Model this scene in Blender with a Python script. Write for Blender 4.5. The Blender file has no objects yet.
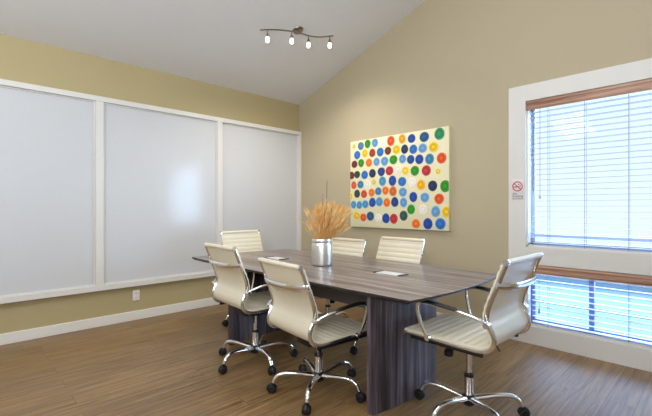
import bpy, bmesh, math, random
from mathutils import Vector, Matrix
random.seed(7)
PI = math.pi
scene = bpy.context.scene
COL = scene.collection

# ------------------------------------------------------------------ helpers
def obj(name, bm, mat, parent=None, smooth=True, loc=None, rot=None):
    bmesh.ops.recalc_face_normals(bm, faces=bm.faces)
    me = bpy.data.meshes.new(name)
    bm.to_mesh(me); bm.free()
    for m in (mat if isinstance(mat, (list, tuple)) else [mat]):
        me.materials.append(m)
    if smooth:
        for p in me.polygons: p.use_smooth = True
        try: me.set_sharp_from_angle(angle=math.radians(38))
        except Exception: pass
    o = bpy.data.objects.new(name, me)
    COL.objects.link(o)
    if parent: o.parent = parent
    if loc: o.location = loc
    if rot: o.rotation_euler = rot
    return o

def thing(name, label, cat, loc=(0, 0, 0), rotz=0, group=None):
    o = bpy.data.objects.new(name, None); COL.objects.link(o)
    o.empty_display_size = .1
    o.location = loc; o.rotation_euler = (0, 0, rotz)
    return tag(o, label, cat, group)

def tag(o, label, cat, group=None):
    o['label'] = label; o['category'] = cat
    if group: o['group'] = group
    return o

def struct(name, bm, mat, smooth=False, parent=None, label=None):
    o = obj(name, bm, mat, parent, smooth)
    if parent is None: o['kind'] = 'structure'
    if label: o['label'] = label; o['category'] = name.split('_')[0]
    return o

def copy_tree(o, parent=None):
    c = o.copy(); COL.objects.link(c)
    if parent: c.parent = parent
    for ch in list(o.children): copy_tree(ch, c)
    return c

def box(bm, a, b, bevel=0.0, seg=2, mi=0):
    a, b = Vector(a), Vector(b)
    r = bmesh.ops.create_cube(bm, size=1.0)
    vs = r['verts']
    c = (a + b) / 2; d = b - a
    for v in vs:
        v.co = Vector((c.x + v.co.x * d.x, c.y + v.co.y * d.y, c.z + v.co.z * d.z))
    fs = list({f for v in vs for f in v.link_faces})
    for f in fs: f.material_index = mi
    if bevel > 0:
        es = list({e for v in vs for e in v.link_edges})
        bmesh.ops.bevel(bm, geom=es, offset=bevel, segments=seg, affect='EDGES', profile=.5)
    return bm

def prism(bm, pts, z0, z1, chamfer=None):
    """extrude a plan outline pts [(x,y)] from z0 to z1"""
    lo = [bm.verts.new((x, y, z0)) for x, y in pts]
    hi = [bm.verts.new((x, y, z1)) for x, y in pts]
    n = len(pts)
    bm.faces.new(hi); bm.faces.new(lo[::-1])
    for i in range(n):
        j = (i + 1) % n
        bm.faces.new((lo[i], lo[j], hi[j], hi[i]))
    return bm

def spline(pts, n=8):
    """Catmull-Rom through pts"""
    P = [Vector(p) for p in pts]
    P = [P[0] * 2 - P[1]] + P + [P[-1] * 2 - P[-2]]
    out = []
    for i in range(1, len(P) - 2):
        p0, p1, p2, p3 = P[i - 1], P[i], P[i + 1], P[i + 2]
        for k in range(n):
            t = k / n
            out.append(.5 * ((2 * p1) + (p2 - p0) * t + (2 * p0 - 5 * p1 + 4 * p2 - p3) * t * t
                             + (3 * p1 - p0 - 3 * p2 + p3) * t ** 3))
    out.append(P[-2].copy())
    return out

def tube(bm, pts, r, seg=12, up=(0, 0, 1), ry=None, caps=True):
    """sweep an ellipse; r (side) and ry (along 'up') may be number or list"""
    P = [Vector(p) for p in pts]; n = len(P)
    R = r if isinstance(r, (list, tuple)) else [r] * n
    RY = R if ry is None else (ry if isinstance(ry, (list, tuple)) else [ry] * n)
    up = Vector(up).normalized()
    rings = []
    prev = None
    for i in range(n):
        t = (P[min(i + 1, n - 1)] - P[max(i - 1, 0)]).normalized()
        if prev is None:
            s = t.cross(up)
            if s.length < 1e-3: s = t.cross(Vector((1, 0, 0)))
            s.normalize()
        else:
            s = prev - t * prev.dot(t)
            s.normalize()
        prev = s
        u = s.cross(t).normalized()
        rings.append([bm.verts.new(P[i] + s * math.cos(2 * PI * k / seg) * R[i]
                                   + u * math.sin(2 * PI * k / seg) * RY[i]) for k in range(seg)])
    for a, b in zip(rings, rings[1:]):
        for k in range(seg):
            bm.faces.new((a[k], a[(k + 1) % seg], b[(k + 1) % seg], b[k]))
    if caps:
        bm.faces.new(rings[0][::-1]); bm.faces.new(rings[-1])
    return bm

def lathe(bm, prof, seg=24, center=(0, 0, 0), axis='Z', closed=False):
    """prof [(r,z)]"""
    cx = Vector(center)
    def pt(r, z, a):
        if axis == 'Z': return cx + Vector((r * math.cos(a), r * math.sin(a), z))
        if axis == 'Y': return cx + Vector((r * math.cos(a), z, r * math.sin(a)))
        return cx + Vector((z, r * math.cos(a), r * math.sin(a)))
    rings = []
    for r, z in prof:
        if r < 1e-6: rings.append([bm.verts.new(pt(0, z, 0))])
        else: rings.append([bm.verts.new(pt(r, z, 2 * PI * k / seg)) for k in range(seg)])
    pairs = list(zip(rings, rings[1:]))
    for a, b in pairs:
        for k in range(seg):
            k2 = (k + 1) % seg
            if len(a) == 1 and len(b) == 1: continue
            if len(a) == 1: bm.faces.new((a[0], b[k2], b[k]))
            elif len(b) == 1: bm.faces.new((a[k], a[k2], b[0]))
            else: bm.faces.new((a[k], a[k2], b[k2], b[k]))
    return bm

def B(): return bmesh.new()

# ------------------------------------------------------------------ materials
def lin(c):
    return tuple(((v / 12.92) if v <= .04045 else ((v + .055) / 1.055) ** 2.4) for v in c)
def rgb(r, g, b): return lin((r / 255, g / 255, b / 255)) + (1,)

def mat(name, color, rough=.5, metal=0, spec=.5, noise=None, bump=None, coat=0):
    """noise=(scale, amount[, stretch xyz]) mottles the colour; bump=(scale, strength)"""
    m = bpy.data.materials.new(name); m.use_nodes = True
    nt = m.node_tree; N = nt.nodes; L = nt.links
    bs = N['Principled BSDF']
    bs.inputs['Roughness'].default_value = rough
    bs.inputs['Metallic'].default_value = metal
    bs.inputs['Specular IOR Level'].default_value = spec
    bs.inputs['Coat Weight'].default_value = coat
    tc = N.new('ShaderNodeTexCoord')
    sc, am = (noise[0], noise[1]) if noise else (6, .04)
    mp = N.new('ShaderNodeMapping')
    if noise and len(noise) > 2: mp.inputs['Scale'].default_value = noise[2]
    L.new(tc.outputs['Object'], mp.inputs['Vector'])
    nz = N.new('ShaderNodeTexNoise'); nz.inputs['Scale'].default_value = sc; nz.inputs['Detail'].default_value = 4
    L.new(mp.outputs['Vector'], nz.inputs['Vector'])
    mx = N.new('ShaderNodeMix'); mx.data_type = 'RGBA'
    mx.inputs[6].default_value = tuple(max(0, v * (1 - am)) for v in color[:3]) + (1,)
    mx.inputs[7].default_value = tuple(min(1, v * (1 + am)) for v in color[:3]) + (1,)
    L.new(nz.outputs['Fac'], mx.inputs[0]); L.new(mx.outputs[2], bs.inputs['Base Color'])
    if bump:
        nb = N.new('ShaderNodeTexNoise'); nb.inputs['Scale'].default_value = bump[0]; nb.inputs['Detail'].default_value = 3
        L.new(tc.outputs['Object'], nb.inputs['Vector'])
        bp = N.new('ShaderNodeBump'); bp.inputs['Strength'].default_value = bump[1]; bp.inputs['Distance'].default_value = .01
        L.new(nb.outputs['Fac'], bp.inputs['Height']); L.new(bp.outputs['Normal'], bs.inputs['Normal'])
    return m

def wood(name, dark, mid, light, stretch, rough=.3, scale=1.0, bump=.06, spec=.5):
    m = bpy.data.materials.new(name); m.use_nodes = True
    nt = m.node_tree; N = nt.nodes; L = nt.links
    bs = N['Principled BSDF']; bs.inputs['Roughness'].default_value = rough
    bs.inputs['Specular IOR Level'].default_value = spec
    tc = N.new('ShaderNodeTexCoord'); mp = N.new('ShaderNodeMapping')
    mp.inputs['Scale'].default_value = stretch
    L.new(tc.outputs['Object'], mp.inputs['Vector'])
    n1 = N.new('ShaderNodeTexNoise'); n1.inputs['Scale'].default_value = scale; n1.inputs['Detail'].default_value = 6
    n1.inputs['Roughness'].default_value = .65; n1.inputs['Distortion'].default_value = .3
    L.new(mp.outputs['Vector'], n1.inputs['Vector'])
    n2 = N.new('ShaderNodeTexNoise'); n2.inputs['Scale'].default_value = scale * 5; n2.inputs['Detail'].default_value = 5
    L.new(mp.outputs['Vector'], n2.inputs['Vector'])
    ad = N.new('ShaderNodeMath'); ad.operation = 'MULTIPLY_ADD'
    L.new(n2.outputs['Fac'], ad.inputs[0]); ad.inputs[1].default_value = .3
    sb = N.new('ShaderNodeMath'); sb.operation = 'MULTIPLY'; sb.inputs[1].default_value = .7
    L.new(n1.outputs['Fac'], sb.inputs[0]); L.new(sb.outputs[0], ad.inputs[2])
    cr = N.new('ShaderNodeValToRGB')
    e = cr.color_ramp.elements
    e[0].position = .38; e[0].color = dark
    e[1].position = .62; e[1].color = light
    x = e.new(.5); x.color = mid
    L.new(ad.outputs[0], cr.inputs['Fac']); L.new(cr.outputs['Color'], bs.inputs['Base Color'])
    bp = N.new('ShaderNodeBump'); bp.inputs['Strength'].default_value = bump; bp.inputs['Distance'].default_value = .004
    L.new(ad.outputs[0], bp.inputs['Height']); L.new(bp.outputs['Normal'], bs.inputs['Normal'])
    return m

def floor_material():
    m = bpy.data.materials.new('floor_planks'); m.use_nodes = True
    nt = m.node_tree; N = nt.nodes; L = nt.links
    bs = N['Principled BSDF']
    bs.inputs['Specular IOR Level'].default_value = .9
    tc = N.new('ShaderNodeTexCoord'); mp = N.new('ShaderNodeMapping')
    mp.inputs['Rotation'].default_value = (0, 0, PI / 2)
    L.new(tc.outputs['Object'], mp.inputs['Vector'])
    br = N.new('ShaderNodeTexBrick')
    br.offset = .37; br.inputs['Scale'].default_value = 1
    br.inputs['Brick Width'].default_value = 1.22; br.inputs['Row Height'].default_value = .152
    br.inputs['Mortar Size'].default_value = .0016; br.inputs['Mortar Smooth'].default_value = .2
    br.inputs['Color1'].default_value = (0, 0, 0, 1); br.inputs['Color2'].default_value = (1, 1, 1, 1)
    br.inputs['Mortar'].default_value = (.5, .5, .5, 1)
    L.new(mp.outputs['Vector'], br.inputs['Vector'])
    # grain stretched along the planks, shifted per plank
    off = N.new('ShaderNodeVectorMath'); off.operation = 'MULTIPLY_ADD'
    off.inputs[1].default_value = (3, 7, 0)
    L.new(br.outputs['Color'], off.inputs[0]); L.new(tc.outputs['Object'], off.inputs[2])
    mg = N.new('ShaderNodeMapping'); mg.inputs['Scale'].default_value = (34, 1.7, 1)
    L.new(off.outputs[0], mg.inputs['Vector'])
    n1 = N.new('ShaderNodeTexNoise'); n1.inputs['Scale'].default_value = 1.3; n1.inputs['Detail'].default_value = 8
    n1.inputs['Roughness'].default_value = .7; n1.inputs['Distortion'].default_value = .8
    L.new(mg.outputs['Vector'], n1.inputs['Vector'])
    cr = N.new('ShaderNodeValToRGB'); e = cr.color_ramp.elements
    e[0].position = .34; e[0].color = rgb(94, 69, 40)
    e[1].position = .68; e[1].color = rgb(166, 132, 84)
    x = e.new(.5); x.color = rgb(137, 105, 62)
    L.new(n1.outputs['Fac'], cr.inputs['Fac'])
    # per plank tone
    mt = N.new('ShaderNodeMix'); mt.data_type = 'RGBA'; mt.blend_type = 'MULTIPLY'
    mt.inputs[0].default_value = 1
    r2 = N.new('ShaderNodeValToRGB'); e2 = r2.color_ramp.elements
    e2[0].color = (.86, .85, .84, 1); e2[1].color = (1.05, 1.05, 1.05, 1)
    L.new(br.outputs['Color'], r2.inputs['Fac'])
    L.new(cr.outputs['Color'], mt.inputs[6]); L.new(r2.outputs['Color'], mt.inputs[7])
    mm = N.new('ShaderNodeMix'); mm.data_type = 'RGBA'
    L.new(br.outputs['Fac'], mm.inputs[0]); L.new(mt.outputs[2], mm.inputs[6])
    mm.inputs[7].default_value = rgb(84, 64, 42)
    L.new(mm.outputs[2], bs.inputs['Base Color'])
    rr = N.new('ShaderNodeMapRange'); rr.inputs[3].default_value = .34; rr.inputs[4].default_value = .5
    L.new(n1.outputs['Fac'], rr.inputs[0]); L.new(rr.outputs[0], bs.inputs['Roughness'])
    bp = N.new('ShaderNodeBump'); bp.inputs['Strength'].default_value = .10; bp.inputs['Distance'].default_value = .004
    L.new(n1.outputs['Fac'], bp.inputs['Height']); L.new(bp.outputs['Normal'], bs.inputs['Normal'])
    return m

def emit(name, color, strength):
    m = bpy.data.materials.new(name); m.use_nodes = True
    N = m.node_tree.nodes; N.clear()
    e = N.new('ShaderNodeEmission'); e.inputs[0].default_value = color; e.inputs[1].default_value = strength
    o = N.new('ShaderNodeOutputMaterial'); m.node_tree.links.new(e.outputs[0], o.inputs[0])
    return m

def glass(name, tint):
    m = bpy.data.materials.new(name); m.use_nodes = True
    N = m.node_tree.nodes; L = m.node_tree.links; N.clear()
    t = N.new('ShaderNodeBsdfTransparent'); t.inputs[0].default_value = tint
    g = N.new('ShaderNodeBsdfGlossy'); g.inputs['Roughness'].default_value = .02
    x = N.new('ShaderNodeMixShader'); o = N.new('ShaderNodeOutputMaterial')
    x.inputs[0].default_value = .012; L.new(t.outputs[0], x.inputs[1]); L.new(g.outputs[0], x.inputs[2])
    L.new(x.outputs[0], o.inputs[0])
    return m

M_wall = mat('wall_paint', rgb(184, 171, 143), .6, noise=(3, .015), bump=(90, .05), spec=.3)
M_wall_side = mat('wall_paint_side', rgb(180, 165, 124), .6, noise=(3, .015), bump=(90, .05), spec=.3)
M_ceil = mat('ceiling_paint', rgb(226, 226, 226), .8, noise=(4, .01), bump=(60, .05), spec=.2)
M_wall_white = mat('wall_paint_white', rgb(206, 205, 203), .6, noise=(3, .015), bump=(90, .05), spec=.3)
M_base = mat('baseboard_white', rgb(230, 226, 218), .4, noise=(4, .01))
M_trim = mat('white_trim', rgb(221, 218, 212), .4, noise=(4, .01))
M_board = mat('whiteboard_face', rgb(206, 207, 209), .15, noise=(2, .008), spec=.36)
M_floor = floor_material()
M_chrome = mat('chrome', (.90, .90, .91, 1), .09, metal=1, noise=(5, .02))
M_nickel = mat('brushed_nickel', rgb(150, 140, 128), .32, metal=1, noise=(40, .05))
M_cream = mat('cream_leather', rgb(224, 214, 190), .32, noise=(25, .03), bump=(160, .06))
M_black = mat('black_plastic', rgb(20, 20, 23), .38, noise=(12, .1))
M_rubber = mat('black_rubber', rgb(14, 14, 15), .5, noise=(12, .1))
M_top = wood('table_laminate', rgb(76, 63, 58), rgb(122, 107, 99), rgb(176, 163, 155), (.9, 30, 10), .30, .9, .04, .5)
M_edge = mat('table_edge', rgb(52, 44, 44), .4, noise=(10, .1))
M_leg = wood('leg_laminate', rgb(44, 37, 42), rgb(80, 70, 77), rgb(126, 116, 122), (22, 22, .8), .36, .9, .04, .5)
M_panel = mat('modesty_grey', rgb(112, 108, 106), .5, noise=(8, .05))
M_blind = mat('blind_slat', rgb(196, 202, 214), .4, noise=(5, .01))
M_cord = mat('blind_cord', rgb(120, 126, 150), .7, noise=(5, .05))
M_val = wood('valance_wood', rgb(140, 100, 80), rgb(170, 130, 108), rgb(196, 158, 134), (1.2, 30, 40), .38, 1, .05)
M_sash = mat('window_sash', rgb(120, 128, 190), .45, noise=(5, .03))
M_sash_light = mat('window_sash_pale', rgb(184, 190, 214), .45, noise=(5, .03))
M_glass = glass('window_glass', (.93, .98, 1, 1))
M_outlet = mat('outlet_white', rgb(235, 232, 226), .35, noise=(5, .01))
M_slot = mat('outlet_slot', rgb(60, 56, 54), .5)
M_canvas = mat('canvas_cream', rgb(232, 224, 186), .6, noise=(30, .02), bump=(200, .1))
M_sign = mat('sign_white', rgb(222, 218, 216), .3, noise=(5, .01))
M_red = mat('sign_red', rgb(214, 52, 62), .4, noise=(5, .02))
M_ink = mat('sign_ink', rgb(40, 40, 44), .5, noise=(5, .05))
M_hatch = mat('hatch_silver', rgb(222, 220, 216), .3, noise=(6, .02))
M_bulb = emit('lamp_glow', (1, .96, .90, 1), 4)
M_ext = mat('outside_siding', rgb(76, 90, 98), .8, noise=(1.2, .06, (.3, 1, 8)))
M_grd = mat('outside_ground', rgb(70, 84, 94), .9, noise=(1.5, .05))
M_merc = mat('mercury_glass', rgb(232, 231, 228), .36, metal=1, noise=(22, .15), bump=(30, .25))
M_straw = mat('dry_straw', rgb(224, 174, 106), .8, noise=(14, .25))
M_straw2 = mat('dry_straw_pale', rgb(238, 202, 140), .8, noise=(14, .2))
M_twig = mat('dark_twig', rgb(96, 78, 58), .8, noise=(20, .2))

# ------------------------------------------------------------------ room shell
ZC, SL = 2.773, .346
XR, YN = 6.6, -5.6
def zc(x): return ZC + SL * x
bm = B(); box(bm, (-.1, YN - .1, -.1), (XR + .1, .12, 0)); struct('floor', bm, M_floor)
bm = B()
for s in (0,):
    v = [bm.verts.new(p) for p in ((-.12, YN - .1, zc(-.12)), (XR + .1, YN - .1, zc(XR + .1)), (XR + .1, .15, zc(XR + .1)), (-.12, .15, zc(-.12)),
         (-.12, YN - .1, zc(-.12) + .1), (XR + .1, YN - .1, zc(XR + .1) + .1), (XR + .1, .15, zc(XR + .1) + .1), (-.12, .15, zc(-.12) + .1))]
    for f in ((0, 1, 2, 3), (7, 6, 5, 4), (0, 4, 5, 1), (1, 5, 6, 2), (2, 6, 7, 3), (3, 7, 4, 0)): bm.faces.new([v[i] for i in f])
struct('ceiling', bm, M_ceil)
bm = B(); box(bm, (-.12, YN - .1, 0), (0, 0, zc(0))); struct('wall_left', bm, M_wall_side)

WX0, WX1 = 3.216, 5.00          # window opening
U0, U1, L0, L1 = .870, 2.188, .160, .715
def xz_prism(bm, pts, y0, y1):
    a = [bm.verts.new((x, y0, z)) for x, z in pts]; b = [bm.verts.new((x, y1, z)) for x, z in pts]
    bm.faces.new(a); bm.faces.new(b[::-1])
    for i in range(len(pts)):
        j = (i + 1) % len(pts); bm.faces.new((a[i], b[i], b[j], a[j]))
bm = B()
xz_prism(bm, [(-.12, 0), (WX0, 0), (WX0, zc(WX0)), (-.12, zc(-.12))], 0, .14)
xz_prism(bm, [(WX1, 0), (XR + .1, 0), (XR + .1, zc(XR + .1)), (WX1, zc(WX1))], 0, .14)
xz_prism(bm, [(WX0, U1), (WX1, U1), (WX1, zc(WX1)), (WX0, zc(WX0))], 0, .14)
xz_prism(bm, [(WX0, L1), (WX1, L1), (WX1, U0), (WX0, U0)], 0, .14)
xz_prism(bm, [(WX0, 0), (WX1, 0), (WX1, L0), (WX0, L0)], 0, .14)
struct('wall_back', bm, M_wall)
bm = B(); box(bm, (XR, YN - .1, 0), (XR + .1, 0, zc(XR))); struct('wall_right', bm, M_wall_white)
bm = B(); xz_prism(bm, [(0, 0), (XR, 0), (XR, zc(XR)), (0, zc(0))], YN - .1, YN); struct('wall_near', bm, M_wall_white)

bm = B(); box(bm, (0, YN, 0), (.016, 0, .100), .004); struct('baseboard_left', bm, M_base)
bm = B(); box(bm, (.016, -.016, 0), (3.066, 0, .100), .004); struct('baseboard_back', bm, M_trim)

# window trim: casing round both openings
bm = B(); t = -.024
box(bm, (3.066, t, .0), (WX0, 0, 2.335), .001)
box(bm, (WX1, t, .0), (WX1 + .15, 0, 2.335), .001)
box(bm, (WX0, t, U1), (WX1, 0, 2.335), .001)
box(bm, (WX0, t, L1), (WX1, 0, U0), .001)
box(bm, (WX0, t, .0), (WX1, 0, L0), .001)
# jamb liners
for z0, z1 in ((U0, U1), (L0, L1)):
    box(bm, (WX0, 0, z0), (WX0 + .012, .12, z1)); box(bm, (WX1 - .012, 0, z0), (WX1, .12, z1))
    box(bm, (WX0, 0, z1 - .012), (WX1, .12, z1)); box(bm, (WX0, 0, z0), (WX1, .12, z0 + .012))
struct('trim_1', bm, M_trim)

def window(name, z0, z1, rails, mull):
    bm = B(); y0, y1 = .075, .115; w = .035
    box(bm, (WX0 + .012, y0, z0 + .012), (WX0 + .012 + w, y1, z1 - .012), .003)
    box(bm, (WX1 - .012 - w, y0, z0 + .012), (WX1 - .012, y1, z1 - .012), .003)
    box(bm, (WX0 + .012, y0, z0 + .012), (WX1 - .012, y1, z0 + .012 + w), .003)
    box(bm, (WX0 + .012, y0, z1 - .012 - w), (WX1 - .012, y1, z1 - .012), .003)
    for z in rails: box(bm, (WX0 + .03, y0 + .005, z - .012), (WX1 - .03, y1 - .005, z + .012), .002)
    for x in mull: box(bm, (x - .018, y0 - .004, z0 + .02), (x + .018, y1, z1 - .02), .002)
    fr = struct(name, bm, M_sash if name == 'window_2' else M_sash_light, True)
    bm = B(); box(bm, (WX0 + .03, .095, z0 + .03), (WX1 - .03, .099, z1 - .03))
    obj('pane', bm, M_glass, fr, False)
    return fr
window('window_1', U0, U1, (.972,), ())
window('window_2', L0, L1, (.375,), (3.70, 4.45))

# ------------------------------------------------------------------ blinds
def blind(label, z0, z1, valh, cords):
    t = thing('window_blind', label, 'window blind', (WX0, .03, z0))
    W = WX1 - WX0; H = z1 - z0
    bm = B()
    box(bm, (.006, -.052, H - valh), (W - .006, -.034, H - .004), .004)
    box(bm, (.006, -.056, H - valh + .012), (W - .006, -.050, H - valh + .03), .002)
    box(bm, (.006, -.056, H - .03), (W - .006, -.050, H - .012), .002)
    box(bm, (.006, -.034, H - valh), (.02, .03, H - .004), .002)
    obj('valance', bm, M_val, t)
    bm = B(); n = 0
    z = .035; step = .047
    while z < H - valh * .6:
        c = math.radians(3)
        box(bm, (.022, -.024, z), (W - .02, .026, z + .0028), 0)
        z += step
    obj('slats', bm, M_blind, t, False)
    bm = B(); box(bm, (.02, -.025, .006), (W - .02, .027, .022), .004); obj('bottom_rail', bm, M_blind, t)
    for x in cords:
        bm = B()
        for yy in (-.026, .028): tube(bm, [(x, yy, .01), (x, yy, H - valh)], .0016, 6, up=(1, 0, 0))
        obj('ladder_cord', bm, M_cord, t)
    return t
ub = blind('tall upper white slat blind with wooden valance, above the white sill', U0, U1, .085, (.175, .45, .74, 1.15, 1.55))
lb = blind('short lower white slat blind with wooden valance, near the floor', L0, L1, .082, (.175, .74, 1.25, 1.6))
bm = B(); tube(bm, [(.06, -.045, 1.318 - .08), (.06, -.045, .50)], .0055, 8, up=(1, 0, 0)); obj('tilt_wand', bm, M_cord, ub)
bm = B(); tube(bm, [(.115, -.04, 1.318 - .08), (.115, -.04, .46)], .0018, 6, up=(1, 0, 0)); lathe(bm, [(0, .43), (.006, .435), (.004, .46), (0, .465)], 8, (.115, -.04, 0)); obj('lift_cord', bm, M_cord, ub)
bm = B(); tube(bm, [(.05, -.045, .47), (.05, -.045, .045)], .006, 8, up=(1, 0, 0)); obj('tilt_wand', bm, M_sash, lb)
bm = B(); tube(bm, [(.108, -.04, .47), (.108, -.04, .16)], .0018, 6, up=(1, 0, 0)); lathe(bm, [(0, .12), (.008, .125), (.005, .165), (0, .17)], 8, (.108, -.04, 0)); obj('lift_cord', bm, M_cord, lb)

# outside: ground and a pale neighbouring wall
bm = B(); box(bm, (-4, .2, -.5), (14, 12, -.3)); struct('floor_outside', bm, M_grd)
bm = B(); box(bm, (-4, 5.0, -.3), (14, 5.2, .38)); struct('wall_outside', bm, M_ext)

# ------------------------------------------------------------------ whiteboards on the left wall
BT, BB = 2.358, .375
stiles = [-4.05, -2.685, -1.34, -.028]
bm = B(); fx = .055
box(bm, (0, -4.10, BT - .052), (fx, 0, BT), .003)
box(bm, (0, -4.10, BB), (fx, 0, BB + .055), .003)
for y in stiles[1:3]: box(bm, (0, y - .036, BB + .05), (fx - .002, y + .036, BT - .05), .003)
box(bm, (0, -4.10, BB + .05), (fx - .002, -4.03, BT - .05), .003)
box(bm, (0, -.05, BB + .05), (fx - .002, -.0, BT - .05), .003)
struct('trim_2', bm, M_trim)
labs = ['whiteboard panel farthest left on the side wall, cut by the photo edge',
        'middle whiteboard panel of the three in white framing',
        'whiteboard panel nearest the room corner, behind the far end chair']
edges = [(-4.03, -2.721), (-2.649, -1.376), (-1.304, -.05)]
for (a, b), lab in zip(edges, labs):
    t = thing('whiteboard', lab, 'whiteboard', (0, (a + b) / 2, BB + .055), 0, 'framed whiteboards on the side wall')
    hw = (b - a) / 2; hh = BT - BB - .107
    bm = B(); box(bm, (.004, -hw + .001, .001), (.020, hw - .001, hh - .001)); obj('board_face', bm, M_board, t, False)
    bm = B()
    for (p, q) in (((-hw + .001, .001), (-hw + .013, hh - .001)), ((hw - .013, .001), (hw - .001, hh - .001)),
                   ((-hw + .013, .001), (hw - .013, .013)), ((-hw + .013, hh - .013), (hw - .013, hh - .001))):
        box(bm, (.020, p[0], p[1]), (.032, q[0], q[1]))
    obj('inner_bead', bm, M_trim, t, False)

# wall outlet
t = thing('wall_outlet', 'white electrical outlet low on the side wall under the whiteboards', 'outlet', (0, -2.32, .268))
bm = B(); box(bm, (0, -.036, -.058), (.008, .036, .058), .003); obj('cover_plate', bm, M_outlet, t)
for z in (-.024, .024):
    bm = B(); lathe(bm, [(0, .012), (.014, .012), (.016, .010), (.016, .006)], 20, (0, 0, z), 'X')
    s = obj('socket', bm, M_outlet, t)
    bm = B()
    for yy in (-.006, .006): box(bm, (.0115, yy - .0015, z - .004), (.0128, yy + .0015, z + .006))
    obj('slot', bm, M_slot, s, False)

# no smoking sign on the casing
t = thing('no_smoking_sign', 'small white no smoking sign with red ring on the window casing', 'sign', (3.148, -.024, 1.39))
bm = B(); box(bm, (-.052, -.004, -.092), (.052, 0, .092), .002); obj('sign_plate', bm, M_sign, t)
zc0 = .028
bm = B()
seg = 40
for r0, r1 in ((.036, .046),):
    vi = [bm.verts.new((r0 * math.cos(2 * PI * k / seg), -.0055, zc0 + r0 * math.sin(2 * PI * k / seg))) for k in range(seg)]
    vo = [bm.verts.new((r1 * math.cos(2 * PI * k / seg), -.0055, zc0 + r1 * math.sin(2 * PI * k / seg))) for k in range(seg)]
    for k in range(seg): bm.faces.new((vi[k], vi[(k + 1) % seg], vo[(k + 1) % seg], vo[k]))
c, s_ = math.cos(-PI / 4), math.sin(-PI / 4)
bar = [(-.038, -.004), (.038, -.004), (.038, .004), (-.038, .004)]
bm.faces.new([bm.verts.new((x * c - z * s_, -.0058, zc0 + x * s_ + z * c)) for x, z in bar])
obj('prohibition_ring', bm, M_red, t, False)
bm = B()
def flat(pts, y): bm.faces.new([bm.verts.new((x, y, zc0 + z)) for x, z in pts])
flat([(-.030, -.008), (.016, -.008), (.016, .000), (-.030, .000)], -.0051)
flat([(.019, -.008), (.024, -.008), (.024, .000), (.019, .000)], -.0051)
sm = [Vector((.021, .0, .003)), Vector((.026, 0, .010)), Vector((.014, 0, .014)), Vector((.006, 0, .018)), Vector((.010, 0, .026))]
P = spline(sm, 5)
tube(bm, [(p.x, -.0049, zc0 + p.z) for p in P], .0022, 4, up=(0, 1, 0), ry=.0004)
obj('cigarette_symbol', bm, M_ink, t, False)
def lettering(txt, size, x, z, parent, m, y=-.0046):
    cu = bpy.data.curves.new('lettering', 'FONT'); cu.body = txt; cu.size = size; cu.align_x = 'CENTER'
    tmp = bpy.data.objects.new('lettering_tmp', cu); COL.objects.link(tmp)
    bpy.context.view_layer.update()
    me = bpy.data.meshes.new_from_object(tmp.evaluated_get(bpy.context.evaluated_depsgraph_get()))
    bpy.data.objects.remove(tmp)
    me.name = 'lettering'; me.materials.clear(); me.materials.append(m)
    o = bpy.data.objects.new('lettering', me); COL.objects.link(o); o.parent = parent
    o.location = (x, y, z); o.rotation_euler = (PI / 2, 0, 0)
    return o
lettering('No', .028, -.024, -.048, t, M_ink)
lettering('Smoking', .027, .0, -.070, t, M_ink)
bm = B(); box(bm, (-.046, -.0052, -.086), (.046, -.004, -.083)); obj('underline', bm, M_ink, t, False)

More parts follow.
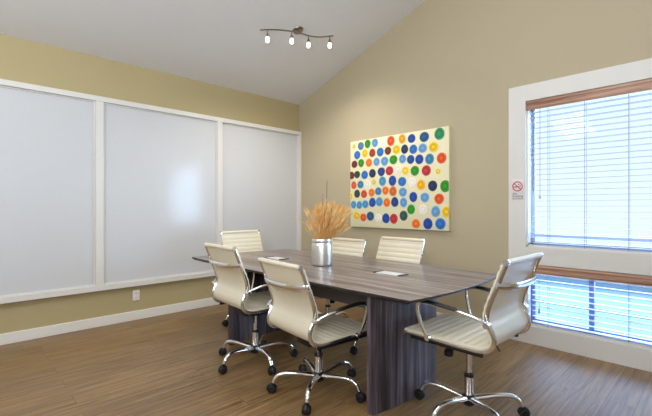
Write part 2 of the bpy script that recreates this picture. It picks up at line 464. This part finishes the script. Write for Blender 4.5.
# ------------------------------------------------------------------ painting
DOTS = [(-0.595, 0.482, 'py', 0.03), (-0.48, 0.474, 'sb', 0.05), (-0.369, 0.488, 'g', 0.05), (-0.254, 0.487, 'lb', 0.05), (-0.137, 0.478, 'w', 0.05), (-0.014, 0.48, 'or', 0.056), (-0.541, 0.365, 'b', 0.053), (-0.413, 0.376, 'y', 0.048), (-0.293, 0.367, 'dr', 0.05), (-0.172, 0.366, 'b', 0.053), (-0.056, 0.369, 'br', 0.048), (0.065, 0.37, 'y', 0.054), (-0.588, 0.251, 'mr', 0.048), (-0.475, 0.258, 'g', 0.05), (-0.348, 0.251, 'o', 0.05), (-0.227, 0.252, 'lb', 0.05), (-0.105, 0.25, 'lb', 0.055), (0.022, 0.256, 'g', 0.055), (-0.64, 0.11, 'mr', 0.05), (-0.543, 0.117, 'dg', 0.048), (-0.418, 0.105, 'b', 0.053), (-0.293, 0.116, 'nv', 0.053), (-0.155, 0.127, 'nb', 0.054), (-0.035, 0.13, 'r', 0.055), (0.087, 0.141, 'w', 0.05), (0.145, 0.485, 'oy', 0.051), (0.272, 0.472, 'db', 0.05), (0.435, 0.468, 'tb', 0.057), (0.619, 0.478, 'tg', 0.061), (0.179, 0.362, 'nv', 0.05), (0.295, 0.349, 'b', 0.052), (0.415, 0.347, 'lb', 0.053), (0.548, 0.345, 'y', 0.056), (0.151, 0.253, 'lb', 0.05), (0.26, 0.238, 'db', 0.05), (0.373, 0.229, 'db', 0.053), (0.501, 0.221, 'tb2', 0.056), (0.644, 0.218, 'or', 0.057), (0.191, 0.117, 'ly', 0.049), (0.315, 0.106, 'g', 0.055), (0.46, 0.099, 'r', 0.057), (0.605, 0.081, 'ly', 0.03), (-0.598, -0.016, 'or', 0.048), (-0.485, -0.013, 'tb2', 0.05), (-0.373, -0.016, 'w', 0.05), (-0.266, 0.009, 'py', 0.035), (-0.137, 0.012, 'lb2', 0.055), (0.009, 0.01, 'db', 0.057), (-0.658, -0.159, 'ly', 0.045), (-0.543, -0.128, 'dg', 0.05), (-0.428, -0.135, 'ro', 0.05), (-0.306, -0.12, 'o', 0.049), (-0.201, -0.106, 'tb2', 0.049), (-0.092, -0.101, 'o', 0.05), (0.017, -0.114, 'ob', 0.055), (-0.603, -0.266, 'lb2', 0.048), (-0.504, -0.272, 'lb2', 0.048), (-0.406, -0.262, 'lb2', 0.05), (-0.293, -0.241, 'db', 0.055), (-0.185, -0.234, 'lb2', 0.054), (-0.073, -0.244, 'o', 0.053), (0.042, -0.24, 'nb', 0.055), (-0.546, -0.405, 'y', 0.051), (-0.437, -0.427, 'or', 0.05), (-0.325, -0.41, 'tb', 0.057), (-0.199, -0.431, 'w', 0.05), (-0.086, -0.433, 'db', 0.057), (0.028, -0.435, 'r', 0.057), (0.145, -0.006, 'b', 0.055), (0.155, -0.127, 'lb', 0.054), (0.165, -0.246, 'lb', 0.053), (0.165, -0.398, 'dg2', 0.056), (0.281, -0.02, 'w', 0.05), (0.393, -0.053, 'yo', 0.055), (0.538, -0.071, 'nv', 0.056), (0.685, -0.081, 'g', 0.06), (0.295, -0.186, 'db', 0.054), (0.442, -0.194, 'lb', 0.054), (0.615, -0.212, 'or', 0.056), (0.266, -0.325, 'g', 0.053), (0.421, -0.325, 'w', 0.05), (0.574, -0.347, 'lb', 0.057), (0.7, -0.35, 'y', 0.055), (0.33, -0.484, 'o', 0.053), (0.48, -0.481, 'db', 0.059), (0.63, -0.477, 'b', 0.06)]
PAL = dict(py=(226, 206, 110), sb=(84, 122, 168), g=(42, 146, 28), lb=(104, 158, 208), w=(232, 226, 214), b=(38, 112, 190),
           y=(240, 196, 20), dr=(164, 46, 36), br=(112, 58, 40), mr=(110, 30, 28), o=(236, 118, 24), dg=(34, 66, 40), nv=(30, 46, 84),
           nb=(26, 62, 132), r=(192, 44, 52), oy=(236, 166, 30), db=(14, 70, 160), tb=(20, 86, 130), tg=(40, 140, 92), ly=(236, 208, 70),
           tb2=(52, 128, 172), lb2=(72, 150, 200), ro=(196, 74, 34), ob=(206, 106, 34), dg2=(44, 84, 74), yo=(242, 180, 16))
PAL['or'] = (226, 86, 30)
def dot_material(k, c):
    m = bpy.data.materials.new('paint_' + k); m.use_nodes = True
    N = m.node_tree.nodes; L = m.node_tree.links; bs = N['Principled BSDF']; bs.inputs['Roughness'].default_value = .32
    at = N.new('ShaderNodeAttribute'); at.attribute_name = 'ring'
    ml = N.new('ShaderNodeMath'); ml.operation = 'MULTIPLY'; ml.inputs[1].default_value = 8.6
    L.new(at.outputs['Fac'], ml.inputs[0])
    sn = N.new('ShaderNodeMath'); sn.operation = 'SINE'; L.new(ml.outputs[0], sn.inputs[0])
    mr = N.new('ShaderNodeMapRange'); mr.inputs[1].default_value = -1; mr.inputs[2].default_value = 1
    L.new(sn.outputs[0], mr.inputs[0])
    mx = N.new('ShaderNodeMix'); mx.data_type = 'RGBA'
    a = rgb(*c)
    dk = .95 if k == 'w' else .74
    dark = tuple(v * dk for v in a[:3]) + (1,); lite = tuple(min(1, v * 1.12 + .015) for v in a[:3]) + (1,)
    mx.inputs[6].default_value = dark; mx.inputs[7].default_value = lite
    L.new(mr.outputs[0], mx.inputs[0]); L.new(mx.outputs[2], bs.inputs['Base Color'])
    return m
keys = sorted(PAL); dm = {k: dot_material(k, PAL[k]) for k in keys}
PW, PH, PD = 1.388, 1.096, .045
t = thing('abstract_picture', 'large cream canvas covered in rows of multicoloured painted dots on the back wall', 'painting', (1.779, 0, 1.528))
bm = B(); box(bm, (-PW / 2, -PD, -PH / 2), (PW / 2, 0, PH / 2), .004); obj('canvas', bm, M_canvas, t)
random.seed(3)
bm = B(); lay = bm.verts.layers.float.new('ring')
for dx, dz, k, r in DOTS:
    x, z = dx + 1.745 - 1.779, dz + 1.53 - 1.528
    n = 22; rings = []
    ph = [random.uniform(-.05, .05) for _ in range(3)]
    for q, (f, h) in enumerate(((1, .0004), (.96, .004), (.72, .0052), (.48, .0055), (.24, .006))):
        rg = []
        for a in range(n):
            th = 2 * PI * a / n
            rr = r * f * (1 + ph[0] * math.cos(2 * th) + ph[1] * math.sin(3 * th) * .5)
            xx = max(-PW / 2 + .001, min(PW / 2 - .001, x + rr * math.cos(th)))
            zz = max(-PH / 2 + .001, min(PH / 2 - .001, z + rr * math.sin(th) * 1.03))
            v = bm.verts.new((xx, -PD - h, zz)); v[lay] = f; rg.append(v)
        rings.append(rg)
    cv = bm.verts.new((x, -PD - .0062, z)); cv[lay] = 0
    mi = keys.index(k)
    if abs(x) < PW / 2:
        for a_, b_ in zip(rings, rings[1:]):
            for a in range(n):
                f = bm.faces.new((a_[a], a_[(a + 1) % n], b_[(a + 1) % n], b_[a])); f.material_index = mi
        for a in range(n):
            f = bm.faces.new((rings[-1][a], rings[-1][(a + 1) % n], cv)); f.material_index = mi
obj('painted_dots', bm, [dm[k] for k in keys], t)

# ------------------------------------------------------------------ conference table
TX, TY = 2.125, -1.475
t = thing('conference_table', 'long grey-brown wood conference table with two curved panel legs', 'table', (TX, TY, 0))
def bow(p, q, d, n):
    """points from p to q, bowed by d to the right-hand side"""
    p, q = Vector(p), Vector(q); dv = (q - p); nn = Vector((dv.y, -dv.x)).normalized()
    return [tuple(p + dv * (k / n) + nn * d * (1 - (2 * k / n - 1) ** 2)) for k in range(n)]
c = [(-1.29, -.597), (1.228, -.582), (1.215, .59), (-1.225, .565)]
outl = bow(c[0], c[1], .03, 18) + bow(c[1], c[2], .055, 14) + bow(c[2], c[3], .03, 18) + bow(c[3], c[0], .03, 14)
bm = B()
def ringat(inset, z):
    r = []
    n = len(outl)
    for i, (x, y) in enumerate(outl):
        l = math.hypot(x, y); k = 1 - inset / l * 1.2
        r.append(bm.verts.new((x * k, y * k, z)))
    return r
R0, R1, R2, R3 = ringat(.03, .712), ringat(0, .727), ringat(0, .7385), ringat(.0015, .740)
n = len(outl)
bm.faces.new(R0[::-1]); f = bm.faces.new(R3)
for a, b in ((R0, R1), (R1, R2), (R2, R3)):
    for i in range(n):
        j = (i + 1) % n; g = bm.faces.new((a[i], a[j], b[j], b[i])); g.material_index = 1 if a is not R2 else 0
obj('tabletop', bm, [M_top, M_edge], t, False)
def leg(tip, mid, sgn):
    ys = (-1.99 - TY, -1.27 - TY); n = 16; th = .050
    outer = [(tip - TX + sgn * abs(mid - tip) * (1 - (2 * k / n - 1) ** 2), ys[0] + (ys[1] - ys[0]) * k / n) for k in range(n + 1)]
    inner = [(x - sgn * th, y) for x, y in outer]
    bm = B(); prism(bm, outer + inner[::-1], .0, .7118)
    vv = [e for e in bm.edges if abs(e.verts[0].co.z - e.verts[1].co.z) > .5 and (abs(e.verts[0].co.y - ys[0]) < 1e-5 or abs(e.verts[0].co.y - ys[1]) < 1e-5)]
    bmesh.ops.bevel(bm, geom=vv, offset=.006, segments=2, affect='EDGES')
    return obj('panel_leg', bm, M_leg, t)
leg(3.045, 3.088, 1); leg(1.385, 1.335, -1)
bm = B(); box(bm, (1.37 - TX, -.012, .45), (3.055 - TX, .012, .7118), .002); obj('modesty_panel', bm, M_panel, t)
for x, y in ((2.775 - TX, -1.455 - TY), (1.50 - TX, -1.535 - TY)):
    bm = B(); box(bm, (x - .098, y - .052, .7395), (x + .098, y + .052, .7435), .0015); h_ = obj('power_hatch', bm, M_hatch, t); h_['label'] = 'silver power hatch lid'
    for s in (-1, 1):
        bm = B(); box(bm, (x + s * .110 - .012, y - .052, .7395), (x + s * .110 + .012, y + .052, .7455), .002); obj('end_cap', bm, M_black, h_)

# ------------------------------------------------------------------ office chairs
HW = .227
RAIL = [(-.308, .916), (-.287, .862), (-.262, .795), (-.228, .708), (-.211, .650), (-.212, .605), (-.232, .565), (-.246, .530), (-.243, .495), (-.218, .463),
        (-.165, .447), (-.08, .444), (.05, .447), (.16, .450), (.26, .449), (.293, .443)]
RP = spline([(u, 0, z) for u, z in RAIL], 8)
def resample(P, step):
    out = [P[0].copy()]; acc = 0
    for a, b in zip(P, P[1:]):
        d = (b - a).length
        while acc + d >= step:
            f = (step - acc) / d; a = a + (b - a) * f; out.append(a.copy()); d = (b - a).length; acc = 0
        acc += d
    return out
RS = resample(RP, .0055)
ibend = min(range(len(RS)), key=lambda i: (RS[i] - Vector((-.213, 0, .460))).length)
def sling(i0, i1, s0):
    bm = B(); fr = []; bk = []
    HS = .241; V = [-HS, -HS + .007, -.16, -.08, 0, .08, .16, HS - .007, HS]
    for i in range(i0, i1 + 1):
        p = RS[i]; tg = (RS[min(i + 1, len(RS) - 1)] - RS[max(i - 1, 0)]).normalized()
        n = Vector((-tg.z, 0, tg.x)); n = n if (n.x * .8 + n.z * .6) > 0 else -n
        s = (i * .0055) % .0455 / .0455
        rib = .0062 * (math.sin(PI * s) ** .55)
        fr.append([bm.verts.new(p + n * (.0155 + (rib if 0 < k < 8 else 0)) + Vector((0, v, 0))) for k, v in enumerate(V)])
        bk.append([bm.verts.new(p + n * (.0035 - .004 * (1 - (v / HS) ** 2)) + Vector((0, v, 0))) for v in V])
    for G in (fr, bk):
        for a, b in zip(G, G[1:]):
            for k in range(len(V) - 1): bm.faces.new((a[k], a[k + 1], b[k + 1], b[k]))
    for a, b, c_, d in zip(fr, fr[1:], bk, bk[1:]):
        bm.faces.new((a[0], b[0], d[0], c_[0])); bm.faces.new((a[-1], c_[-1], d[-1], b[-1]))
    for G, H_ in ((fr[0], bk[0]), (fr[-1], bk[-1])):
        for k in range(len(V) - 1): bm.faces.new((G[k], H_[k], H_[k + 1], G[k + 1]))
    return bm
LEATHER = 'white ribbed leather'
def make_chair():
    t = thing('office_chair', 'x', 'chair', (0, 0, 0))
    # --- upper assembly (moved by the chair's height setting)
    bm = sling(4, ibend, 0)
    tube(bm, [(-.310, -HW, .917), (-.310, HW, .917)], .0155, 16)
    obj('backrest', bm, M_cream, t)
    bm = sling(ibend, len(RS) - 3, 0)
    tube(bm, [(.297, -HW, .441), (.297, HW, .441)], .014, 14)
    obj('seat', bm, M_cream, t)
    for s in (-1, 1):
        bm = B(); y = s * .234
        tube(bm, [(p.x, y, p.z) for p in RP[::2]], .0145, 12, up=(0, 1, 0), ry=.009)
        tube(bm, [(-.310, s * (HW - .001), .917), (-.310, s * (HW + .015), .917)], .0165, 16)
        tube(bm, [(.297, s * (HW - .001), .441), (.297, s * (HW + .015), .441)], .0155, 16)
        obj('side_rail', bm, M_chrome, t)
    for s in (-1, 1):
        path = [(-.226, s * .262, .598), (-.195, s * .282, .622), (-.10, s * .292, .643), (.03, s * .293, .656), (.115, s * .293, .658),
                (.155, s * .292, .645), (.163, s * .290, .612), (.148, s * .284, .545), (.124, s * .270, .478), (.112, s * .260, .452)]
        bm = B(); P = spline(path, 7)
        tube(bm, P, .0115, 10, ry=.009)
        tube(bm, [(-.222, s * .244, .597), (-.222, s * .274, .597)], .016, 12)
        tube(bm, [(.113, s * .246, .452), (.113, s * .272, .452)], .015, 12)
        ar = obj('armrest', bm, M_chrome, t)
        bm = B(); P2 = [p + Vector((0, 0, .006)) for p in P[15:32]]
        tube(bm, P2, [.010] + [.0165] * (len(P2) - 2) + [.010], 10, ry=[.006] + [.0105] * (len(P2) - 2) + [.006])
        obj('arm_pad', bm, M_black, ar)
    bm = B(); pts = []
    for k in range(21):
        a = k / 20 * 2 - 1; e = 1 - abs(a) ** 3.2
        pts.append((-.268 - .052 * e, a * .250, .800 - .012 * e))
    tube(bm, pts, .006, 10, ry=.0165); obj('back_bar', bm, M_chrome, t)
    bm = B()
    box(bm, (-.13, -.075, .372), (.09, .075, .432), .012)
    box(bm, (.035, .07, .384), (.085, .15, .41), .004); box(bm, (-.11, -.24, .424), (-.07, .24, .438), .003); box(bm, (.06, -.24, .424), (.10, .24, .438), .003)
    for s in (-1, 1): box(bm, (-.19, s * .234 - .009, .419), (.24, s * .234 + .009, .438), .003)
    me = obj('tilt_mechanism', bm, M_black, t)
    bm = B(); lathe(bm, [(0, .338), (.022, .338), (.026, .344), (.026, .370), (.014, .374), (.014, .392), (0, .392)], 16, (.06, .125, -.004)); obj('tension_knob', bm, M_black, me)
    bm = B(); tube(bm, spline([(-.03, -.03, .40), (-.06, -.09, .398), (-.095, -.13, .378), (-.115, -.15, .338)], 5), [.007] * 10 + [.013] * 6, 8, ry=[.006] * 10 + [.004] * 6)
    obj('height_lever', bm, M_black, me)
    bm = B(); tube(bm, [(0, 0, .22), (0, 0, .40)], .0145, 16, up=(1, 0, 0)); obj('gas_piston', bm, M_chrome, t)
    # --- base
    bm = B(); lathe(bm, [(0, .072), (.024, .072), (.026, .08), (.026, .238), (.022, .243), (0, .243)], 20); col = obj('column', bm, M_chrome, t)
    bm = B(); lathe(bm, [(.0265, .232), (.029, .233), (.029, .247), (.016, .249), (0.015, .243)], 20); obj('collar', bm, M_black, col)
    bm = B(); lathe(bm, [(0, .068), (.030, .068), (.038, .078), (.038, .118), (.031, .126), (.027, .126)], 20); obj('hub', bm, M_black, t)
    # leg, caster, wheels made once and turned round the hub
    lp = spline([(.028, 0, .106), (.10, 0, .116), (.18, 0, .125), (.245, 0, .122), (.283, 0, .100), (.302, 0, .066)], 6)
    nn = len(lp); rr = [.021 - .007 * i / (nn - 1) for i in range(nn)]; ry = [.016 - .004 * i / (nn - 1) for i in range(nn)]
    for k in range(5):
        a = 2 * PI * k / 5
        if k == 0:
            bm = B(); tube(bm, lp, rr, 12, ry=ry); lg = obj('base_leg', bm, M_chrome, t)
            bm = B(); tube(bm, [(.302, 0, .040), (.302, 0, .068)], .007, 8, up=(1, 0, 0))
            hood = []
            for q in range(11):
                th = math.radians(-20 + 200 * q / 10); hood.append((.312 + .030 * math.cos(th), 0, .029 + .030 * math.sin(th)))
            tube(bm, hood, .006, 8, up=(0, 1, 0), ry=.013)
            cs = obj('caster', bm, M_black, t)
            whs = []
            for s in (-1, 1):
                bm = B(); y0 = s * .006; y1 = s * .024
                lathe(bm, [(0, y0), (.024, y0), (.027, y0 + s * .003), (.027, y1 - s * .005), (.022, y1), (0, y1)], 20, (.312, 0, .0272), 'Y')
                whs.append(obj('wheel', bm, M_rubber, cs))
            first = (lg, cs)
        else:
            lg, cs = copy_tree(first[0]), copy_tree(first[1])
        lg.rotation_euler.z = a; cs.rotation_euler.z = a
    return t
UPPER = ('backrest', 'seat', 'side_rail', 'armrest', 'back_bar', 'tilt_mechanism', 'gas_piston')
def set_chair(t, x, y, rot, dh, phi, label):
    t.location = (x, y, 0); t.rotation_euler.z = rot; t['label'] = label
    t['group'] = 'white office chairs round the table'
    for ch in t.children:
        nm = ch.name.split('.')[0]
        if nm in UPPER: ch.location.z = dh
        if nm in ('base_leg', 'caster'): ch.rotation_euler.z += phi - rot
proto = make_chair()
CH = [(1.868, -2.021, 1.53, .014, 1.063, 'cream office chair seen from behind, left one of the two on the near side'),
      (2.592, -2.001, 1.481, -.042, 1.53, 'cream office chair seen from behind, right one of the two on the near side'),
      (3.436, -1.58, 3.133, .035, 3.25, 'cream office chair at the right-hand end of the table, beside the window'),
      (.97, -1.435, -.04, .034, math.radians(-105), 'cream ribbed office chair at the far table end in front of the whiteboard'),
      (1.70, -1.05, -PI / 2, -.034, .4, 'cream ribbed office chair across the table, partly behind the vase'),
      (2.375, -1.045, -PI / 2, .012, -1.75, 'cream ribbed office chair across the table, below the dot painting')]
chairs = [proto] + [copy_tree(proto) for _ in CH[1:]]
for c_, a in zip(chairs, CH): set_chair(c_, *a)

# ------------------------------------------------------------------ vase with dried wheat
VX, VY = 2.118, -1.525
t = thing('vase', 'silver mottled jar vase standing on the conference table', 'vase', (VX, VY, .7406))
bm = B()
lathe(bm, [(0, 0), (.074, 0), (.085, .006), (.088, .02), (.088, .160), (.086, .174), (.081, .183), (.080, .190), (.084, .195), (.085, .216), (.081, .222),
           (.077, .218), (.076, .19), (.082, .165), (.083, .02), (0, .012)], 36)
obj('jar', bm, M_merc, t)
random.seed(11)
bmS, bmE = B(), B()
lean = Vector((math.cos(math.radians(46)), math.sin(math.radians(46)), 0))   # bunch leans a little to the right
for i in range(270):
    a = random.uniform(0, 2 * PI); sp = random.random() ** .6
    b0 = Vector((math.cos(a), math.sin(a), 0)) * .045 * sp
    d = Vector((math.cos(a), math.sin(a), 0)) * (.086 * sp) + lean * (.046 + random.uniform(-.03, .03)) + Vector((random.uniform(-.02, .02), random.uniform(-.02, .02), 0))
    h = random.uniform(.20, .385) - .03 * sp
    p0 = Vector((0, 0, .10)) + b0; p1 = Vector((0, 0, .22)) + b0 * 1.4 + d * .15
    p2 = Vector((0, 0, .10 + h * .75)) + b0 + d * .72; p3 = Vector((0, 0, .10 + h)) + b0 + d * random.uniform(1.0, 1.25)
    P = spline([p0, p1, p2, p3], 4)
    tube(bmS, P, [.0013] * len(P), 4, caps=False)
    # seed head along the last stretch, with whiskers
    tip = P[-1]; dr = (P[-1] - P[-5]).normalized(); L_ = random.uniform(.045, .075)
    pts = [tip + dr * (L_ * q / 5) - Vector((0, 0, .004 * q * q / 10)) for q in range(6)]
    m_i = 1 if random.random() < .45 else 0
    k0 = len(bmE.faces)
    tube(bmE, pts, [.0018, .0050, .0060, .0052, .0036, .0008], 5)
    for q in range(11):
        b = pts[random.randint(0, 4)]
        w = (dr + Vector((random.uniform(-.6, .6), random.uniform(-.6, .6), random.uniform(-.2, .5)))).normalized()
        tube(bmE, [b, b + w * random.uniform(.025, .05)], [.0017, .0004], 3, caps=False)
    bmE.faces.ensure_lookup_table()
    for f in bmE.faces[k0:]: f.material_index = m_i
ob = obj('dried_wheat_bunch', bmS, M_straw, None)
ob.location = (VX, VY, .74)
tag(ob, 'bushy bunch of dried tan wheat stalks fanning out of the silver vase', 'dried flowers'); ob['kind'] = 'stuff'
obj('seed_heads', bmE, [M_straw, M_straw2], ob)
# one stray pale stalk bending out to the left
for nm, pts, mt, lab, rad in (
        ('dried_stalk', [(-.02, -.02, .12), (-.03, -.03, .24), (-.075, -.075, .32), (-.125, -.135, .375)], M_straw2, 'pale dried stalk bending far out to the left of the bunch', .0016),
        ('dark_twig', [(.0, .0, .10), (.003, .004, .3), (.006, .006, .60)], M_twig, 'thin dark upright twig at the centre of the dried bunch', .0022),
        ('dark_twig', [(.02, .02, .10), (.024, .026, .3), (.029, .031, .71)], M_twig, 'tallest thin dark twig, right of centre in the dried bunch', .0022)):
    bm = B(); P = spline(pts, 6); tube(bm, P, rad, 5)
    if nm == 'dried_stalk':
        d = (P[-1] - P[-3]).normalized(); tube(bm, [P[-1] + d * (.008 * q) for q in range(8)], [.002, .0045, .0055, .005, .004, .003, .002, .0006], 6)
    o = obj(nm, bm, mt, None); o.location = (VX, VY, .74); tag(o, lab, 'dried flowers')

# ------------------------------------------------------------------ track light on the sloped ceiling
LX, LY = 1.235, -1.045
LZ = zc(LX)
t = thing('track_light', 'wavy metal track light with four small lit lamps on the sloped ceiling', 'ceiling light', (LX, LY, LZ))
slope_rot = Matrix.Rotation(-math.atan(SL), 4, 'Y')
bm = B(); lathe(bm, [(0, -.034), (.035, -.033), (.056, -.026), (.064, -.012), (.066, .0)], 28); bm.transform(slope_rot); obj('canopy', bm, M_nickel, t, loc=(-.05, .03, 0))
BAR = [(1.092, -1.448), (1.152, -1.335), (1.207, -1.18), (1.240, -1.05), (1.252, -.915), (1.288, -.785), (1.372, -.645)]
bp = spline([(x - LX, y - LY, SL * (x - LX) - .070) for x, y in BAR], 8)
bm = B(); tube(bm, bp, .0125, 10, ry=.007)
tube(bm, [(-.01, .02, -.045), (.003, .02, -.072)], .010, 10, up=(1, 0, 0))
obj('wave_bar', bm, M_nickel, t)
HEADS = []
for i in (5, 19, 32, 46):
    p = bp[i]
    bm = B()
    tube(bm, [p + Vector((0, 0, .004)), p + Vector((0, 0, -.047))], .006, 8, up=(1, 0, 0))
    p = p + Vector((0, 0, -.012)); lathe(bm, [(0, -.03), (.010, -.031), (.015, -.04), (.015, -.062), (.012, -.064), (0, -.064)], 16, p)
    hd = obj('lamp_head', bm, M_nickel, t)
    bm = B(); lathe(bm, [(.010, -.064), (.016, -.068), (.020, -.082), (.021, -.10), (.018, -.116), (.010, -.123), (0, -.125)], 16, p); obj('bulb', bm, M_bulb, hd)
    HEADS.append(Vector((LX, LY, LZ)) + p + Vector((0, 0, -.16)))

# ------------------------------------------------------------------ lights
def area(name, loc, target, size, sizey, power, color):
    l = bpy.data.lights.new(name, 'AREA'); l.shape = 'RECTANGLE'; l.size = size; l.size_y = sizey; l.energy = power; l.color = color
    o = bpy.data.objects.new(name, l); COL.objects.link(o); o.location = loc
    o.rotation_euler = (Vector(target) - Vector(loc)).to_track_quat('-Z', 'Y').to_euler()
    return o
for i, h in enumerate(HEADS):
    l = bpy.data.lights.new('bulb_light', 'SPOT'); l.energy = 21; l.color = (1, .95, .86); l.shadow_soft_size = .03; l.spot_size = math.radians(152); l.spot_blend = .8
    o = bpy.data.objects.new('bulb_light', l); COL.objects.link(o); o.location = h
# sky light enters by the two windows (portals only guide its sampling)
for z0, z1 in ((U0, U1), (L0, L1)):
    o = area('sky_portal', ((WX0 + WX1) / 2, .13, (z0 + z1) / 2), ((WX0 + WX1) / 2, -2, (z0 + z1) / 2), WX1 - WX0, z1 - z0, 1, (1, 1, 1))
    o.data.cycles.is_portal = True
# unseen fill lights added to brighten the table, left wall and ceiling
area('fill_overhead', (3.2, -2.5, 3.72), (3.0, -2.3, 0), 1.6, 1.2, 34, (.94, .97, 1))
area('fill_left_wall', (2.2, -5.3, 2.9), (0, -3.1, 1.0), 1.2, .5, 40, (.94, .97, 1))
area('fill_ceiling', (5.0, -4.8, 1.9), (3.4, -3.2, 4.2), 1.6, 1.2, 135, (.88, .94, 1))

w = bpy.data.worlds.new('world'); scene.world = w; w.use_nodes = True
# hazy white sky; out-of-view glow, right and overhead, added to light the room
N = w.node_tree.nodes; L = w.node_tree.links; bg = N['Background']
tc = N.new('ShaderNodeTexCoord'); dp = N.new('ShaderNodeVectorMath'); dp.operation = 'DOT_PRODUCT'
dp.inputs[1].default_value = Vector((.86, .22, .46)).normalized()
L.new(tc.outputs['Generated'], dp.inputs[0])
mr = N.new('ShaderNodeMapRange'); mr.interpolation_type = 'SMOOTHSTEP'
mr.inputs[1].default_value = .45; mr.inputs[2].default_value = .85; mr.inputs[3].default_value = 0; mr.inputs[4].default_value = 1
L.new(dp.outputs['Value'], mr.inputs[0])
mx = N.new('ShaderNodeMix'); mx.data_type = 'RGBA'
mx.inputs[6].default_value = (1.06, 1.15, 1.18, 1); mx.inputs[7].default_value = (11.0, 15.0, 20.5, 1)
L.new(mr.outputs[0], mx.inputs[0])
sx = N.new('ShaderNodeSeparateXYZ'); L.new(tc.outputs['Generated'], sx.inputs[0])
m2 = N.new('ShaderNodeMapRange'); m2.interpolation_type = 'SMOOTHSTEP'; m2.inputs[1].default_value = .25; m2.inputs[2].default_value = .55
L.new(sx.outputs['Z'], m2.inputs[0])
m3 = N.new('ShaderNodeMix'); m3.data_type = 'RGBA'; m3.inputs[7].default_value = (9.0, 12.5, 19.0, 1)
L.new(m2.outputs[0], m3.inputs[0]); L.new(mx.outputs[2], m3.inputs[6]); L.new(m3.outputs[2], bg.inputs[0]); bg.inputs[1].default_value = 1

# ------------------------------------------------------------------ camera
cd = bpy.data.cameras.new('camera'); cd.sensor_width = 36; cd.lens = 388.7 / 652 * 36; cd.clip_start = .05
co = bpy.data.objects.new('camera', cd); COL.objects.link(co)
co.location = (4.50, -3.77, 1.22); co.rotation_euler = (PI / 2, 0, math.radians(46.1))
scene.camera = co
scene.view_settings.view_transform = 'Standard'
scene.view_settings.look = 'None'
scene.view_settings.exposure = -.06
scene.cycles.max_bounces = 10; scene.cycles.diffuse_bounces = 5; scene.cycles.transparent_max_bounces = 16
scene.cycles.sample_clamp_indirect = 6
